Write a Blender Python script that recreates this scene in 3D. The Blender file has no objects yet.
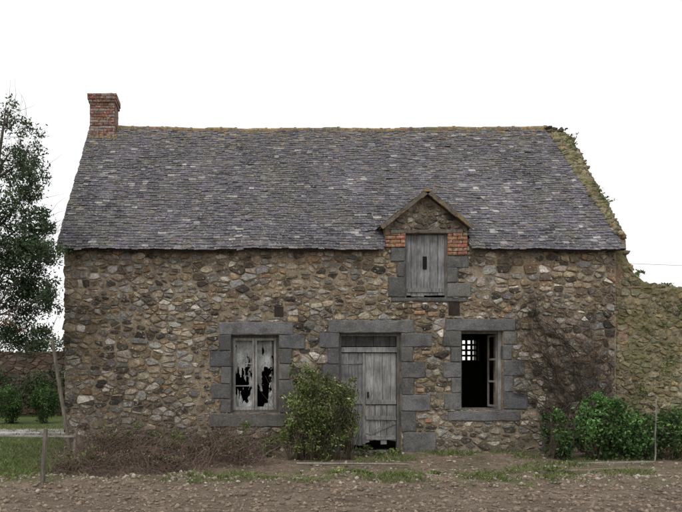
import bpy, bmesh, math, random
import numpy as np
from mathutils import Vector, noise, Matrix
random.seed(7); np.random.seed(7)
R=random.random
def U(a,b): return random.uniform(a,b)
scene=bpy.context.scene

# ---------------------------------------------------------------- helpers
def link(o,parent=None):
    scene.collection.objects.link(o)
    if parent: o.parent=parent
    return o
def empty(name,loc=(0,0,0)):
    e=bpy.data.objects.new(name,None); e.empty_display_size=0.3
    return link(e)
def mesh_obj(name,verts,faces,mat=None,parent=None,cols=None,smooth=False):
    me=bpy.data.meshes.new(name)
    me.from_pydata([tuple(v) for v in verts],[],[tuple(f) for f in faces])
    if cols is not None:
        a=me.color_attributes.new(name="Col",type='FLOAT_COLOR',domain='POINT')
        c=np.ones((len(verts),4),dtype=np.float32); c[:,:3]=np.array(cols)[:,:3]
        a.data.foreach_set("color",c.ravel())
    if smooth: me.polygons.foreach_set("use_smooth",[True]*len(me.polygons))
    if mat: me.materials.append(mat)
    me.update()
    return link(bpy.data.objects.new(name,me),parent)
def np_mesh(name,V,F,C,mat,parent=None):
    """fast mesh from arrays; F is (n,k)"""
    me=bpy.data.meshes.new(name)
    n,k=F.shape
    me.vertices.add(len(V)); me.vertices.foreach_set("co",V.astype(np.float32).ravel())
    me.loops.add(n*k); me.loops.foreach_set("vertex_index",F.astype(np.int32).ravel())
    me.polygons.add(n); me.polygons.foreach_set("loop_start",(np.arange(n)*k).astype(np.int32))
    me.polygons.foreach_set("loop_total",np.full(n,k,dtype=np.int32))
    me.update(calc_edges=True)
    a=me.color_attributes.new(name="Col",type='FLOAT_COLOR',domain='POINT')
    c=np.ones((len(V),4),dtype=np.float32); c[:,:3]=C
    a.data.foreach_set("color",c.ravel())
    me.materials.append(mat)
    return link(bpy.data.objects.new(name,me),parent)
class MB:
    def __init__(s): s.v=[];s.f=[];s.c=[]
    def add(s,vs,fs,col=(.5,.5,.5)):
        b=len(s.v); s.v+=vs; s.f+=[tuple(i+b for i in f) for f in fs]; s.c+=[col]*len(vs)
    def box(s,x0,x1,y0,y1,z0,z1,col=(.5,.5,.5),j=0):
        vs=[(x+U(-j,j),y+U(-j,j),z+U(-j,j)) for x,y,z in
            [(x0,y0,z0),(x1,y0,z0),(x1,y1,z0),(x0,y1,z0),(x0,y0,z1),(x1,y0,z1),(x1,y1,z1),(x0,y1,z1)]]
        s.add(vs,[(0,3,2,1),(4,5,6,7),(0,1,5,4),(1,2,6,5),(2,3,7,6),(3,0,4,7)],col)
    def bevbox(s,x0,x1,y0,y1,z0,z1,b,col,j=0):
        # block with chamfered front (y0) edges and irregular outline
        n=[(x0,z0),(x1,z0),(x1,z1),(x0,z1)]
        pts=[]
        for k in range(4):
            a=Vector(n[k]); c=Vector(n[(k+1)%4])
            m=max(1,int((c-a).length/0.12))
            pts.append(tuple(a.lerp(c,min(.25,b*.7/(c-a).length))))
            for i in range(1,m):
                p=a.lerp(c,i/m); pts.append((p.x,p.y))
            pts.append(tuple(c.lerp(a,min(.25,b*.7/(c-a).length))))
        pts=[(x+U(-j,j),z+U(-j,j)) for x,z in pts]
        cx=(x0+x1)/2; cz=(z0+z1)/2; N=len(pts)
        ring=lambda y,ins,jj:[(x+(-ins if x>cx else ins)*(1 if abs(x-cx)>ins*1.5 else 0),y+U(-jj,jj),z+(-ins if z>cz else ins)*(1 if abs(z-cz)>ins*1.5 else 0)) for x,z in pts]
        vs=ring(y1,0,0)+ring(y0+b*.8,0,0)+ring(y0+U(0,.002),b*.8,.003)+[(cx,y0-U(0,.006),cz)]
        fs=[]
        for r in (0,1):
            for i in range(N):
                k=(i+1)%N
                fs.append((r*N+i,r*N+k,(r+1)*N+k,(r+1)*N+i))
        for i in range(N): fs.append((2*N+i,2*N+(i+1)%N,3*N))
        s.add(vs,fs,col)
    def obj(s,name,mat,parent=None,smooth=False):
        return mesh_obj(name,s.v,s.f,mat,parent,s.c,smooth)

# ---------------------------------------------------------------- materials
def newmat(name):
    m=bpy.data.materials.new(name); m.use_nodes=True
    nt=m.node_tree; nt.nodes.clear()
    out=nt.nodes.new('ShaderNodeOutputMaterial'); b=nt.nodes.new('ShaderNodeBsdfPrincipled')
    b.inputs['Roughness'].default_value=.9
    b.inputs['Specular IOR Level'].default_value=.25
    nt.links.new(b.outputs[0],out.inputs[0])
    return m,nt,b,out
def noise_n(nt,co,scale,detail=4,rough=.6):
    n=nt.nodes.new('ShaderNodeTexNoise'); n.inputs['Scale'].default_value=scale
    n.inputs['Detail'].default_value=detail; n.inputs['Roughness'].default_value=rough
    nt.links.new(co,n.inputs['Vector']); return n.outputs['Fac']
def ramp(nt,fac,stops):
    r=nt.nodes.new('ShaderNodeValToRGB'); e=r.color_ramp.elements
    while len(e)<len(stops): e.new(.5)
    for i,(p,c) in enumerate(stops):
        e[i].position=p; e[i].color=(c,c,c,1) if not hasattr(c,'__len__') else (*c,1)
    nt.links.new(fac,r.inputs[0]); return r.outputs[0]
def mix(nt,fac,a,b,mode='MIX'):
    n=nt.nodes.new('ShaderNodeMix'); n.data_type='RGBA'; n.blend_type=mode
    for s,v in ((n.inputs[0],fac),(n.inputs[6],a),(n.inputs[7],b)):
        if hasattr(v,'is_linked'): nt.links.new(v,s)
        elif hasattr(v,'__len__'): s.default_value=(*v,1)
        else: s.default_value=v
    return n.outputs[2]
def mathn(nt,op,a,b=0.0,clamp=False):
    n=nt.nodes.new('ShaderNodeMath'); n.operation=op; n.use_clamp=clamp
    for s,v in ((n.inputs[0],a),(n.inputs[1],b)):
        if hasattr(v,'is_linked'): nt.links.new(v,s)
        else: s.default_value=v
    return n.outputs[0]
def coords(nt,scale=(1,1,1)):
    t=nt.nodes.new('ShaderNodeTexCoord'); m=nt.nodes.new('ShaderNodeMapping')
    m.inputs['Scale'].default_value=scale
    nt.links.new(t.outputs['Object'],m.inputs[0]); return m.outputs[0]
def bump(nt,b,h,strength=.5,dist=.02):
    n=nt.nodes.new('ShaderNodeBump'); n.inputs['Strength'].default_value=strength
    n.inputs['Distance'].default_value=dist
    nt.links.new(h,n.inputs['Height']); nt.links.new(n.outputs[0],b.inputs['Normal'])
def attr(nt):
    a=nt.nodes.new('ShaderNodeAttribute'); a.attribute_name="Col"; return a.outputs['Color']
def vcol_mat(name,s1=9,lo=.6,hi=1.3,layers=(),bs=.6,bscale=45,bdist=.012,stain=(.72,1.12),eave=False):
    """layers: (colour, scale, threshold, softness, opacity)"""
    m,nt,b,_=newmat(name); co=coords(nt)
    c=attr(nt)
    c=mix(nt,1.0,c,ramp(nt,noise_n(nt,co,s1,6,.7),[(.28,lo),(.72,hi)]),'MULTIPLY')
    c=mix(nt,1.0,c,ramp(nt,noise_n(nt,co,bscale,3,.7),[(.3,.62),(.7,1.32)]),'MULTIPLY')
    if stain: c=mix(nt,1.0,c,ramp(nt,noise_n(nt,co,.7,4,.6),[(.33,stain[0]),(.65,stain[1])]),'MULTIPLY')
    for (col,sc_,th,so_,op) in layers:
        f=ramp(nt,noise_n(nt,co,sc_,5,.68),[(th,0),(min(.99,th+so_),op)])
        c=mix(nt,f,c,col)
    if eave: # wash-down dirt below the roof edge and splash zone near the soil
        sep=nt.nodes.new('ShaderNodeSeparateXYZ'); nt.links.new(co,sep.inputs[0])
        z=nt.nodes.new('ShaderNodeMapRange'); z.inputs[1].default_value=3.0; z.inputs[2].default_value=4.3
        z.inputs[3].default_value=-.12; z.inputs[4].default_value=.10; nt.links.new(sep.outputs[2],z.inputs[0])
        f=ramp(nt,mathn(nt,'ADD',noise_n(nt,coords(nt,(3,3,.35)),1.4,6,.7),z.outputs[0]),[(.52,0),(.68,.55)])
        c=mix(nt,f,c,(.10,.085,.065))
        z=nt.nodes.new('ShaderNodeMapRange'); z.inputs[1].default_value=.9; z.inputs[2].default_value=0
        z.inputs[3].default_value=-.15; z.inputs[4].default_value=.13; nt.links.new(sep.outputs[2],z.inputs[0])
        f=ramp(nt,mathn(nt,'ADD',noise_n(nt,co,2.2,6,.7),z.outputs[0]),[(.52,0),(.68,.55)])
        c=mix(nt,f,c,(.12,.11,.07))
    nt.links.new(c,b.inputs['Base Color'])
    bump(nt,b,noise_n(nt,co,bscale,6,.7),bs,bdist)
    return m
M_stone=vcol_mat("rubble_stone",s1=13,lo=.52,hi=1.4,layers=(((.55,.50,.42),4.6,.585,.09,.58),((.62,.58,.51),19,.60,.05,.8),((.085,.075,.055),3.2,.56,.14,.6),((.13,.115,.06),11,.63,.07,.55)),bs=.9,bscale=34,bdist=.022,eave=True)
M_granite=vcol_mat("dressed_granite",s1=4,lo=.6,hi=1.3,layers=(((.33,.32,.28),26,.60,.06,.6),((.07,.07,.06),3.5,.55,.12,.65),((.2,.18,.13),6,.58,.1,.55)),bscale=45,bs=.8,bdist=.016)
M_mortar=vcol_mat("earth_mortar",s1=6,lo=.5,hi=1.35,layers=(((.55,.49,.40),4.6,.585,.09,.65),((.09,.075,.055),3.2,.56,.14,.6)),bscale=30,bs=1,bdist=.03,eave=True)
M_inner=vcol_mat("interior_plaster",s1=3,lo=.5,hi=1.2)
M_ruin=vcol_mat("ruin_cob_stone",layers=(((.42,.38,.29),13,.60,.06,.65),((.16,.16,.065),2.0,.48,.14,.62),((.10,.13,.045),4.5,.57,.1,.6),((.33,.26,.13),3.3,.58,.1,.55)),bscale=26,bs=1,bdist=.03)
M_brick=vcol_mat("old_brick",s1=14,lo=.6,hi=1.3,layers=(((.40,.36,.31),16,.53,.08,.75),((.10,.085,.07),6,.55,.1,.6)),stain=None)
M_soilclod=vcol_mat("soil_clod",s1=20,lo=.7,hi=1.25,stain=None)
M_cloth=vcol_mat("torn_cloth",s1=6,lo=.45,hi=1.15,stain=None,bs=.2)
M_metal=vcol_mat("dull_metal",stain=None,bs=.1)

def slate_mat():
    m,nt,b,_=newmat("roof_slate"); co=coords(nt)
    c=attr(nt)
    c=mix(nt,1.0,c,ramp(nt,noise_n(nt,co,11,6,.75),[(.3,.6),(.7,1.4)]),'MULTIPLY')
    c=mix(nt,1.0,c,ramp(nt,noise_n(nt,coords(nt,(1.0,.5,.5)),.8,6,.72),[(.34,.52),(.68,1.25)]),'MULTIPLY')
    f=ramp(nt,noise_n(nt,coords(nt,(1,.6,.6)),1.7,6,.72),[(.48,0),(.64,.65)])
    c=mix(nt,f,c,(.105,.10,.078))
    f=ramp(nt,noise_n(nt,co,13,4,.68),[(.59,0),(.65,.7)])
    c=mix(nt,f,c,(.29,.29,.285))
    f=ramp(nt,noise_n(nt,co,29,3,.6),[(.61,0),(.67,.85)])
    c=mix(nt,f,c,(.44,.44,.42))
    sep=nt.nodes.new('ShaderNodeSeparateXYZ'); nt.links.new(co,sep.inputs[0])
    z=nt.nodes.new('ShaderNodeMapRange'); z.inputs[1].default_value=6.6; z.inputs[2].default_value=7.75
    z.inputs[3].default_value=-.02; z.inputs[4].default_value=.12
    nt.links.new(sep.outputs[2],z.inputs[0])
    f=mathn(nt,'ADD',noise_n(nt,co,8,6,.72),z.outputs[0])
    f=ramp(nt,f,[(.61,0),(.69,.8)])
    c=mix(nt,f,c,(.26,.19,.085))
    nt.links.new(c,b.inputs['Base Color']); b.inputs['Roughness'].default_value=.8
    bump(nt,b,noise_n(nt,co,40,5,.7),.5,.01)
    return m
M_slate=slate_mat()
def ridge_mat():
    m,nt,b,_=newmat("ridge_tile"); co=coords(nt); c=attr(nt)
    f=ramp(nt,noise_n(nt,co,4,6,.75),[(.42,0),(.58,.85)])
    c=mix(nt,f,c,(.30,.20,.075))
    f=ramp(nt,noise_n(nt,co,17,4,.7),[(.54,0),(.61,.8)])
    c=mix(nt,f,c,(.36,.33,.25))
    f=ramp(nt,noise_n(nt,co,6.5,4,.7),[(.56,0),(.63,.75)])
    c=mix(nt,f,c,(.09,.085,.055))
    nt.links.new(c,b.inputs['Base Color']); bump(nt,b,noise_n(nt,co,30,5,.7),.7,.02)
    return m
M_ridge=ridge_mat()
def wood_mat(name,stretch=(14,14,1.2),lich=False):
    m,nt,b,_=newmat(name); co=coords(nt,stretch); c=attr(nt)
    c=mix(nt,1.0,c,ramp(nt,noise_n(nt,co,3,6,.75),[(.3,.42),(.7,1.3)]),'MULTIPLY')
    c=mix(nt,1.0,c,ramp(nt,noise_n(nt,coords(nt),3,5,.68),[(.3,.5),(.7,1.25)]),'MULTIPLY')
    if lich:
        f=ramp(nt,noise_n(nt,coords(nt),9,5,.7),[(.5,0),(.6,.8)]); c=mix(nt,f,c,(.24,.17,.07))
    nt.links.new(c,b.inputs['Base Color']); bump(nt,b,noise_n(nt,co,4,6,.75),.6,.01)
    return m
M_wood=wood_mat("weathered_wood"); M_bark=wood_mat("bark",(9,9,3)); M_mossy=wood_mat("mossy_timber",(5,5,5),True)
def leaf_mat():
    m,nt,b,out=newmat("leaf"); c=attr(nt)
    nt.links.new(c,b.inputs['Base Color']); b.inputs['Roughness'].default_value=.55
    t=nt.nodes.new('ShaderNodeBsdfTranslucent'); nt.links.new(c,t.inputs[0])
    x=nt.nodes.new('ShaderNodeMixShader'); x.inputs[0].default_value=.25
    nt.links.new(b.outputs[0],x.inputs[1]); nt.links.new(t.outputs[0],x.inputs[2])
    nt.links.new(x.outputs[0],out.inputs[0]); return m
M_leaf=leaf_mat()
def ground_mat():
    m,nt,b,_=newmat("earth_and_grass"); co=coords(nt)
    sep=nt.nodes.new('ShaderNodeSeparateXYZ'); nt.links.new(co,sep.inputs[0])
    X,Y=sep.outputs[0],sep.outputs[1]
    def step(v,a,b_):
        r=nt.nodes.new('ShaderNodeMapRange'); r.inputs[1].default_value=a; r.inputs[2].default_value=b_
        r.clamp=True; nt.links.new(v,r.inputs[0]); return r.outputs[0]
    nz=noise_n(nt,co,1.3,5,.65)
    Yn=mathn(nt,'ADD',Y,mathn(nt,'MULTIPLY',mathn(nt,'SUBTRACT',nz,.5),1.6))
    Xn=mathn(nt,'ADD',X,mathn(nt,'MULTIPLY',mathn(nt,'SUBTRACT',nz,.5),2.0))
    soil=ramp(nt,noise_n(nt,coords(nt,(.6,1.6,1)),5,8,.78),[(.3,(.12,.088,.066)),(.5,(.225,.175,.13)),(.72,(.36,.30,.23))])
    dirt=ramp(nt,noise_n(nt,co,7,8,.78),[(.3,(.11,.08,.055)),(.5,(.25,.19,.135)),(.7,(.42,.35,.27))])
    grass=ramp(nt,noise_n(nt,co,9,6,.75),[(.3,(.06,.085,.025)),(.6,(.12,.155,.045)),(.75,(.18,.18,.07))])
    gp=ramp(nt,noise_n(nt,co,.9,6,.75),[(.51,0),(.62,.7)])
    base=mix(nt,gp,dirt,grass)
    lawn=mathn(nt,'MULTIPLY',step(Xn,-2.9,-3.5),step(Yn,-4.2,-3.6))
    base=mix(nt,lawn,base,grass)
    far=step(Yn,7.5,9); base=mix(nt,far,base,grass)
    fld=step(Yn,-3.75,-4.1); base=mix(nt,fld,base,soil)
    base=mix(nt,1.0,base,ramp(nt,noise_n(nt,co,55,3,.75),[(.3,.6),(.7,1.35)]),'MULTIPLY')
    base=mix(nt,1.0,base,ramp(nt,noise_n(nt,co,.8,5,.7),[(.35,.75),(.65,1.15)]),'MULTIPLY')
    nt.links.new(base,b.inputs['Base Color'])
    bump(nt,b,noise_n(nt,co,22,8,.75),1,.06)
    return m
M_ground=ground_mat()

# ---------------------------------------------------------------- rubble masonry
def clip(poly,a,b,c):
    out=[];n=len(poly)
    for i in range(n):
        p=poly[i];q=poly[(i+1)%n]
        dp=a*p[0]+b*p[1]-c; dq=a*q[0]+b*q[1]-c
        if dp<=0: out.append(p)
        if dp*dq<0:
            t=dp/(dp-dq); out.append((p[0]+t*(q[0]-p[0]),p[1]+t*(q[1]-p[1])))
    return out
def area(p): return .5*abs(sum(p[i][0]*p[(i+1)%len(p)][1]-p[(i+1)%len(p)][0]*p[i][1] for i in range(len(p))))
PAL_HOUSE=[((.30,.235,.155),6),((.235,.18,.12),6),((.39,.335,.25),4.5),((.22,.205,.18),5),((.135,.11,.085),5),((.36,.30,.25),3.5),((.58,.54,.47),3),((.27,.175,.105),1.8),((.29,.28,.26),4),((.075,.065,.055),3)]
PAL_LOW=[((.23,.205,.165),6),((.28,.235,.175),5),((.165,.145,.12),6),((.28,.265,.235),4),((.33,.27,.19),4),((.09,.08,.065),3.5),((.48,.44,.37),2)]
PAL_RUIN=[((.31,.27,.165),5),((.27,.23,.145),5),((.38,.34,.24),3),((.20,.19,.135),4),((.33,.26,.14),3)]
PAL_RED=[((.13,.085,.065),4),((.12,.09,.07),4),((.16,.12,.09),3),((.10,.09,.07),3)]
def pick(pal):
    c=random.choices([p[0] for p in pal],[p[1] for p in pal])[0]; k=U(.65,1.28)
    return tuple(max(0,v*k*U(.97,1.03)) for v in c)
def rubble(name,x0,x1,z0,z1,mapf,pal,mat,holes=(),ztop=None,parent=None,row=(.06,.165),wid=(.09,.34),h=(.012,.050),gap=.012,big=.07,palf=None,wob=.06):
    pts=[];z=z0-.1
    while z<z1+.1:
        rh=U(*row); x=x0-U(0,.3)
        while x<x1:
            w=U(*wid)**1.0*(.55+rh/row[1]*.7)
            zz=z+rh/2+wob*noise.noise(Vector((x*.9,z*1.4,3)))*2
            r=R()
            if r<.18:
                pts.append((x+w/2,zz-rh*.22)); pts.append((x+w/2+U(-.03,.03),zz+rh*.28))
            elif r<.26:
                for _ in range(3): pts.append((x+U(.1,.9)*w,zz+U(-.4,.4)*rh))
            else: pts.append((x+w/2+U(-.02,.02),zz+U(-.25,.25)*rh))
            x+=w
        z+=rh
    pts=[p for p in pts if R()>big]
    K=1.5
    P=np.array(pts); P[:,1]*=K
    Wt=np.random.uniform(0,.012,len(P))
    mb=MB()
    for i in range(len(P)):
        px,pz=P[i]
        d=P-P[i]; nb=np.where((np.abs(d[:,0])<.75)&(np.abs(d[:,1])<.6))[0]
        dd=(d[nb]**2).sum(1); nb=nb[np.argsort(dd)][1:22]
        poly=[(px-.35,pz-.28),(px+.35,pz-.28),(px+.35,pz+.28),(px-.35,pz+.28)]
        for j in nb:
            dx,dz=d[j]; mx,mz=px+dx/2,pz+dz/2
            poly=clip(poly,dx,dz,dx*mx+dz*mz+(Wt[i]-Wt[j])/2)
            if len(poly)<3: break
        if len(poly)<3: continue
        poly=[(a,b/K) for a,b in poly]
        poly=clip(poly,-1,0,-x0); 
        if len(poly)>2: poly=clip(poly,1,0,x1)
        if len(poly)>2: poly=clip(poly,0,-1,-z0)
        if len(poly)>2: poly=clip(poly,0,1,z1)
        if len(poly)<3: continue
        for (a,b,c,e) in holes:
            if len(poly)<3: break
            xs=[p[0] for p in poly]; zs=[p[1] for p in poly]
            if max(xs)<=a or min(xs)>=b or max(zs)<=c or min(zs)>=e: continue
            best=[];ba=0
            for h4 in ((1,0,a),(-1,0,-b),(0,1,c),(0,-1,-e)):
                q=clip(poly,*h4)
                if len(q)>2 and area(q)>ba: best=q;ba=area(q)
            poly=best
        if len(poly)<3 or area(poly)<.0012: continue
        cx=sum(p[0] for p in poly)/len(poly); cz=sum(p[1] for p in poly)/len(poly)
        if ztop:
            if cz>ztop(cx): continue
        if R()<.025: continue     # fallen pinning stone
        q=[]
        reg=1+1.6*max(0,noise.noise(Vector((cx*1.1,cz*1.3,21)))+.1)
        g=gap*U(.3,1.9)*reg
        for (a,b) in poly:
            L=math.hypot(a-cx,b-cz)+1e-6; s=max(.3,1-g*1.3/L); q.append((cx+(a-cx)*s,cz+(b-cz)*s))
        r=U(.06,.2); c2=[]
        for k in range(len(q)):
            a=q[k];b=q[(k+1)%len(q)]; L=math.hypot(a[0]-b[0],a[1]-b[1])
            if L<.012: c2.append(((a[0]+b[0])/2,(a[1]+b[1])/2)); continue
            c2.append((a[0]+(b[0]-a[0])*r,a[1]+(b[1]-a[1])*r))
            if L>.06:
                t=U(.35,.65); c2.append((a[0]+(b[0]-a[0])*t+U(-.009,.009),a[1]+(b[1]-a[1])*t+U(-.011,.011)))
            c2.append((a[0]+(b[0]-a[0])*(1-r),a[1]+(b[1]-a[1])*(1-r)))
        j=.005
        c2=[(a+U(-j,j),b+U(-j,j)) for a,b in c2]; n=len(c2)
        H=U(*h)/(.5+.5*reg); tx,tz=U(-.14,.14),U(-.2,.14); s1=U(.93,.99); s2=U(.55,.88)
        ox,oz=U(-.1,.1)*.1,U(-.1,.1)*.1
        def dep(a,b,f,j2): return min(.004,-H*f-(a-cx)*tx-(b-cz)*tz+U(-j2,j2))
        vs=[mapf(a,.012,b) for a,b in c2]
        vs+=[mapf(cx+(a-cx)*s1,dep(a,b,.7,.003),cz+(b-cz)*s1) for a,b in c2]
        vs+=[mapf(cx+ox+(a-cx)*s2,dep(a,b,1,.006),cz+oz+(b-cz)*s2) for a,b in c2]
        vs.append(mapf(cx+ox*2,-H*U(.85,1.15),cz+oz*2))
        fs=[]
        for rr in (0,1):
            for k in range(n):
                k2=(k+1)%n; fs.append((rr*n+k,rr*n+k2,(rr+1)*n+k2,(rr+1)*n+k))
        for k in range(n): fs.append((2*n+k,2*n+(k+1)%n,3*n))
        mb.add(vs,fs,pick(palf(cx,cz) if palf else pal))
    return mb.obj(name,mat,parent)

# ================================================================= FARMHOUSE
# elevation survey: sheet units (2 cm) -> metres on the facade
sx=lambda u:(u-228)/50.0
sz=lambda v:1.6+(375-v)/50.0
house=empty("stone_farmhouse")
XL,XR=-3.26,7.76
T=.5; DEPTH=6.4
openings={'wl':(231,279,335,413),'door':(339,401,333,455),'wr':(461,503,331,410),'hatch':(405,447,234,298)}
def rect(u0,u1,v0,v1): return (sx(u0),sx(u1),sz(v1),sz(v0))
OP={k:rect(*v) for k,v in openings.items()}
OP['door']=(OP['door'][0],OP['door'][1],-.1,OP['door'][3])
XD0,XD1=sx(385),sx(467)          # dormer body
WT=4.2
def grid_wall(name,x0,x1,z0,z1,y0,y1,holes,mat,col,parent):
    xs=sorted({x0,x1,*[h[0] for h in holes],*[h[1] for h in holes]}); zs=sorted({z0,z1,*[h[2] for h in holes],*[h[3] for h in holes]})
    xs=[x for x in xs if x0<=x<=x1]; zs=[z for z in zs if z0<=z<=z1]
    mb=MB()
    inside=lambda x,z:any(h[0]<x<h[1] and h[2]<z<h[3] for h in holes)
    for i in range(len(xs)-1):
        for j in range(len(zs)-1):
            a,b,c,d=xs[i],xs[i+1],zs[j],zs[j+1]; x=(a+b)/2; z=(c+d)/2
            if inside(x,z): continue
            mb.add([(a,y0,c),(b,y0,c),(b,y0,d),(a,y0,d)],[(0,1,2,3)],col)
            mb.add([(a,y1,c),(b,y1,c),(b,y1,d),(a,y1,d)],[(3,2,1,0)],col)
            def out(x,z): return inside(x,z) or not(x0<x<x1 and z0<z<z1)
            e=.001
            if out(a-e,z): mb.add([(a,y0,c),(a,y0,d),(a,y1,d),(a,y1,c)],[(0,1,2,3)],col)
            if out(b+e,z): mb.add([(b,y0,c),(b,y0,d),(b,y1,d),(b,y1,c)],[(3,2,1,0)],col)
            if out(x,c-e): mb.add([(a,y0,c),(b,y0,c),(b,y1,c),(a,y1,c)],[(3,2,1,0)],col)
            if out(x,d+e): mb.add([(a,y0,d),(b,y0,d),(b,y1,d),(a,y1,d)],[(0,1,2,3)],col)
    return mb.obj(name,mat,parent)
MC=(.32,.26,.185)
hatch_low=(OP['hatch'][0],OP['hatch'][1],OP['hatch'][2],WT+.01)
putlog=[rect(448,460,302,316),rect(274,284,306,317)]
grid_wall("front_wall",XL,XR,-.3,WT,0,T,[OP['wl'],OP['door'],OP['wr'],hatch_low],M_mortar,MC,house)
bw=(6.55,7.15,2.0,2.62)
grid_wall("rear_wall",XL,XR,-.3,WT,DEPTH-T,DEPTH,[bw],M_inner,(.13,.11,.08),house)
SL=1.059; ZE=4.09; YE=-.2; YR=3.2
def roofz(y): return ZE+SL*((y-YE) if y<=YR else (2*YR-y-YE))
def gable(name,x0,x1,mat):
    mb=MB(); pr=[(T,-.3),(DEPTH-T,-.3),(DEPTH-T,roofz(DEPTH-T)-.05),(YR,roofz(YR)-.06),(T,roofz(T)-.05)]
    n=len(pr); vs=[(x0,y,z) for y,z in pr]+[(x1,y,z) for y,z in pr]
    fs=[tuple(range(n))[::-1],tuple(range(n,2*n))]+[(i,(i+1)%n,n+(i+1)%n,n+i) for i in range(n)]
    mb.add(vs,fs,(.2,.165,.12)); return mb.obj(name,mat,house)
gable("gable_wall_west",XL+.002,XL+T,M_mortar); gable("gable_wall_east",XR-T,XR-.002,M_inner)
mb=MB()
mb.box(XL+.01,OP['hatch'][0]-.42,.02,T-.02,WT-.01,WT+.12,MC); mb.box(OP['hatch'][1]+.42,XR-.01,.02,T-.02,WT-.01,WT+.12,MC)
mb.obj("wall_plate",M_mortar,house)
mb=MB(); mb.box(XL+T,XR-T,T,DEPTH-T,2.86,2.96,(.12,.09,.06))  # plank ceiling added to keep the interior below dark
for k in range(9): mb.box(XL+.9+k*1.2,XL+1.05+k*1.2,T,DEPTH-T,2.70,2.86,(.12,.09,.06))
mb.obj("added_loft_floor",M_wood,house)
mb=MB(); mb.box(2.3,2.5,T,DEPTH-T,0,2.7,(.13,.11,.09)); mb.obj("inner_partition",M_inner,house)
mb=MB(); a,b,c,d=bw
for i in range(5):
    x=a+(b-a)*i/4; mb.box(x-.028,x+.028,DEPTH-.3,DEPTH-.25,c,d,(.34,.26,.17))
for i in range(5):
    z=c+(d-c)*i/4; mb.box(a,b,DEPTH-.297,DEPTH-.253,z-.028,z+.028,(.34,.26,.17))
mb.obj("rear_window_bars",M_wood,house)

# ---- dressed stones
blocks=[]
def B(*l): blocks.extend(l)
B((219,293,322,335),(219,231,335,351),(210,231,351,367),(221,231,367,384),(211,231,384,399),(220,231,399,413),
  (279,305,335,349),(279,292,349,364),(279,290,364,380),(279,304,380,397),(279,291,397,413),(210,286,413.5,427))
B((328,414,320,333),(319,339,333,348),(328,339,348,364),(322,339,364,381),(329,339,381,398),(321,339,398,414),(329,339,414,433),(322,339,433,457),
  (401,432,333.5,347),(401,413,347,362),(401,425,362,378),(401,414,378,395),(401,430,395,411),(401,416,411,432),(403,436,432,457))
B((445,515,319,331),(443,461,331,347),(450,461,347,362),(443,461,362,378),(451,461,378,393),(444,461,393,410),
  (503,517,331,345),(503,512,345,360),(503,524,360,376),(503,513,376,392),(503,527,392,409.5),(448,520,410.5,421))
B((390,405,248,262),(397,405,262,277),(388,405,277,297),(447,468,256,268),(447,457,268,283),(447,470,283,297),(391,467,297.5,302))
mb=MB(); holes=[]
for (a,b,c,d) in blocks:
    x0,x1,z0,z1=rect(a,b,c,d)
    holes.append((x0,x1,z0,z1))
    g=U(.105,.185)*U(.85,1.1); w=U(.90,1.04)
    e=.003
    mb.bevbox(x0+e,x1-e,-.030-U(0,.014),.13,z0+e,z1-e,.018,(g*1.0,g*.995,g*1.0*w),.010)
mb.obj("granite_surrounds",M_granite,house)
holes+= [OP['wl'],(OP['door'][0],OP['door'][1],-1,OP['door'][3]),OP['wr'],OP['hatch']]+putlog
mb=MB()
for (a,b,c,d) in putlog: mb.box(a+.01,b-.01,-.012,.05,c+.01,d-.01,(.045,.035,.028),.006)  # dark blocks painted in for the shade of two wall holes
mb.obj("dark_hole_blocks",M_wood,house)
mb=MB(); bricks=[(385,405,232,247.5),(447,467,233,255.5)]
for (a,b,c,d) in bricks:
    x0,x1,z0,z1=rect(a,b,c,d); holes.append((x0,x1,z0,z1))
    rows=int((z1-z0)/.07)
    for r in range(rows):
        z=z0+(z1-z0)*r/rows; off=.1*(r%2); x=x0-off
        while x<x1-.02:
            xa=max(x,x0); xb=min(x+.2,x1)
            if xb-xa>.03: mb.bevbox(xa+.005,xb-.005,-.045-U(0,.012),.1,z+.005,z+(z1-z0)/rows-.005,.008,(.32*U(.7,1.15),.15*U(.8,1.2),.09),.004)
            x+=.2
for k in range(18):
    x=sx(U(413,440)); z=sz(U(300,440)); w=U(.06,.11); hh=U(.025,.045)
    if any(h[0]-.02<x+w and h[1]+.02>x-w and h[2]-.02<z+hh and h[3]+.02>z-hh for h in holes): continue
    holes.append((x-w-.01,x+w+.01,z-hh-.01,z+hh+.01)); mb.bevbox(x-w,x+w,-.04-U(0,.01),.1,z-hh,z+hh,.01,(.33*U(.8,1.1),.19,.12),.006)
mb.obj("brickwork",M_brick,house)
AX=3.94; AZ=5.28
dsl=(AZ-4.58)/(AX-3.06)
dz=lambda x:AZ-dsl*abs(x-AX)-.07
mb=MB()
h0,h1,hb,ht=OP['hatch']
def prism(pts,y0,y1,col):
    n=len(pts); vs=[(x,y0,z) for x,z in pts]+[(x,y1,z) for x,z in pts]
    mb.add(vs,[tuple(range(n)),tuple(range(n,2*n))[::-1]]+[(i,n+i,n+(i+1)%n,(i+1)%n) for i in range(n)],col)
prism([(XD0,WT),(h0,WT),(h0,dz(h0)),(XD0,dz(XD0))],0,.45,MC)
prism([(h1,WT),(XD1,WT),(XD1,dz(XD1)),(h1,dz(h1))],0,.45,MC)
prism([(h0,ht),(h1,ht),(h1,dz(h1)),(AX,dz(AX)),(h0,dz(h0))],0,.45,MC)
mb.box(XD0,XD0+.2,.45,1.1,WT,4.55,MC); mb.box(XD1-.2,XD1,.45,1.1,WT,4.55,MC)
mb.obj("dormer_wall",M_mortar,house)
mb=MB(); mb.bevbox(h0-.30,h1+.30,-.065,.1,ht+.005,ht+.075,.01,(.17,.15,.13),.004); mb.obj("hatch_lintel",M_wood,house)
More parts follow.
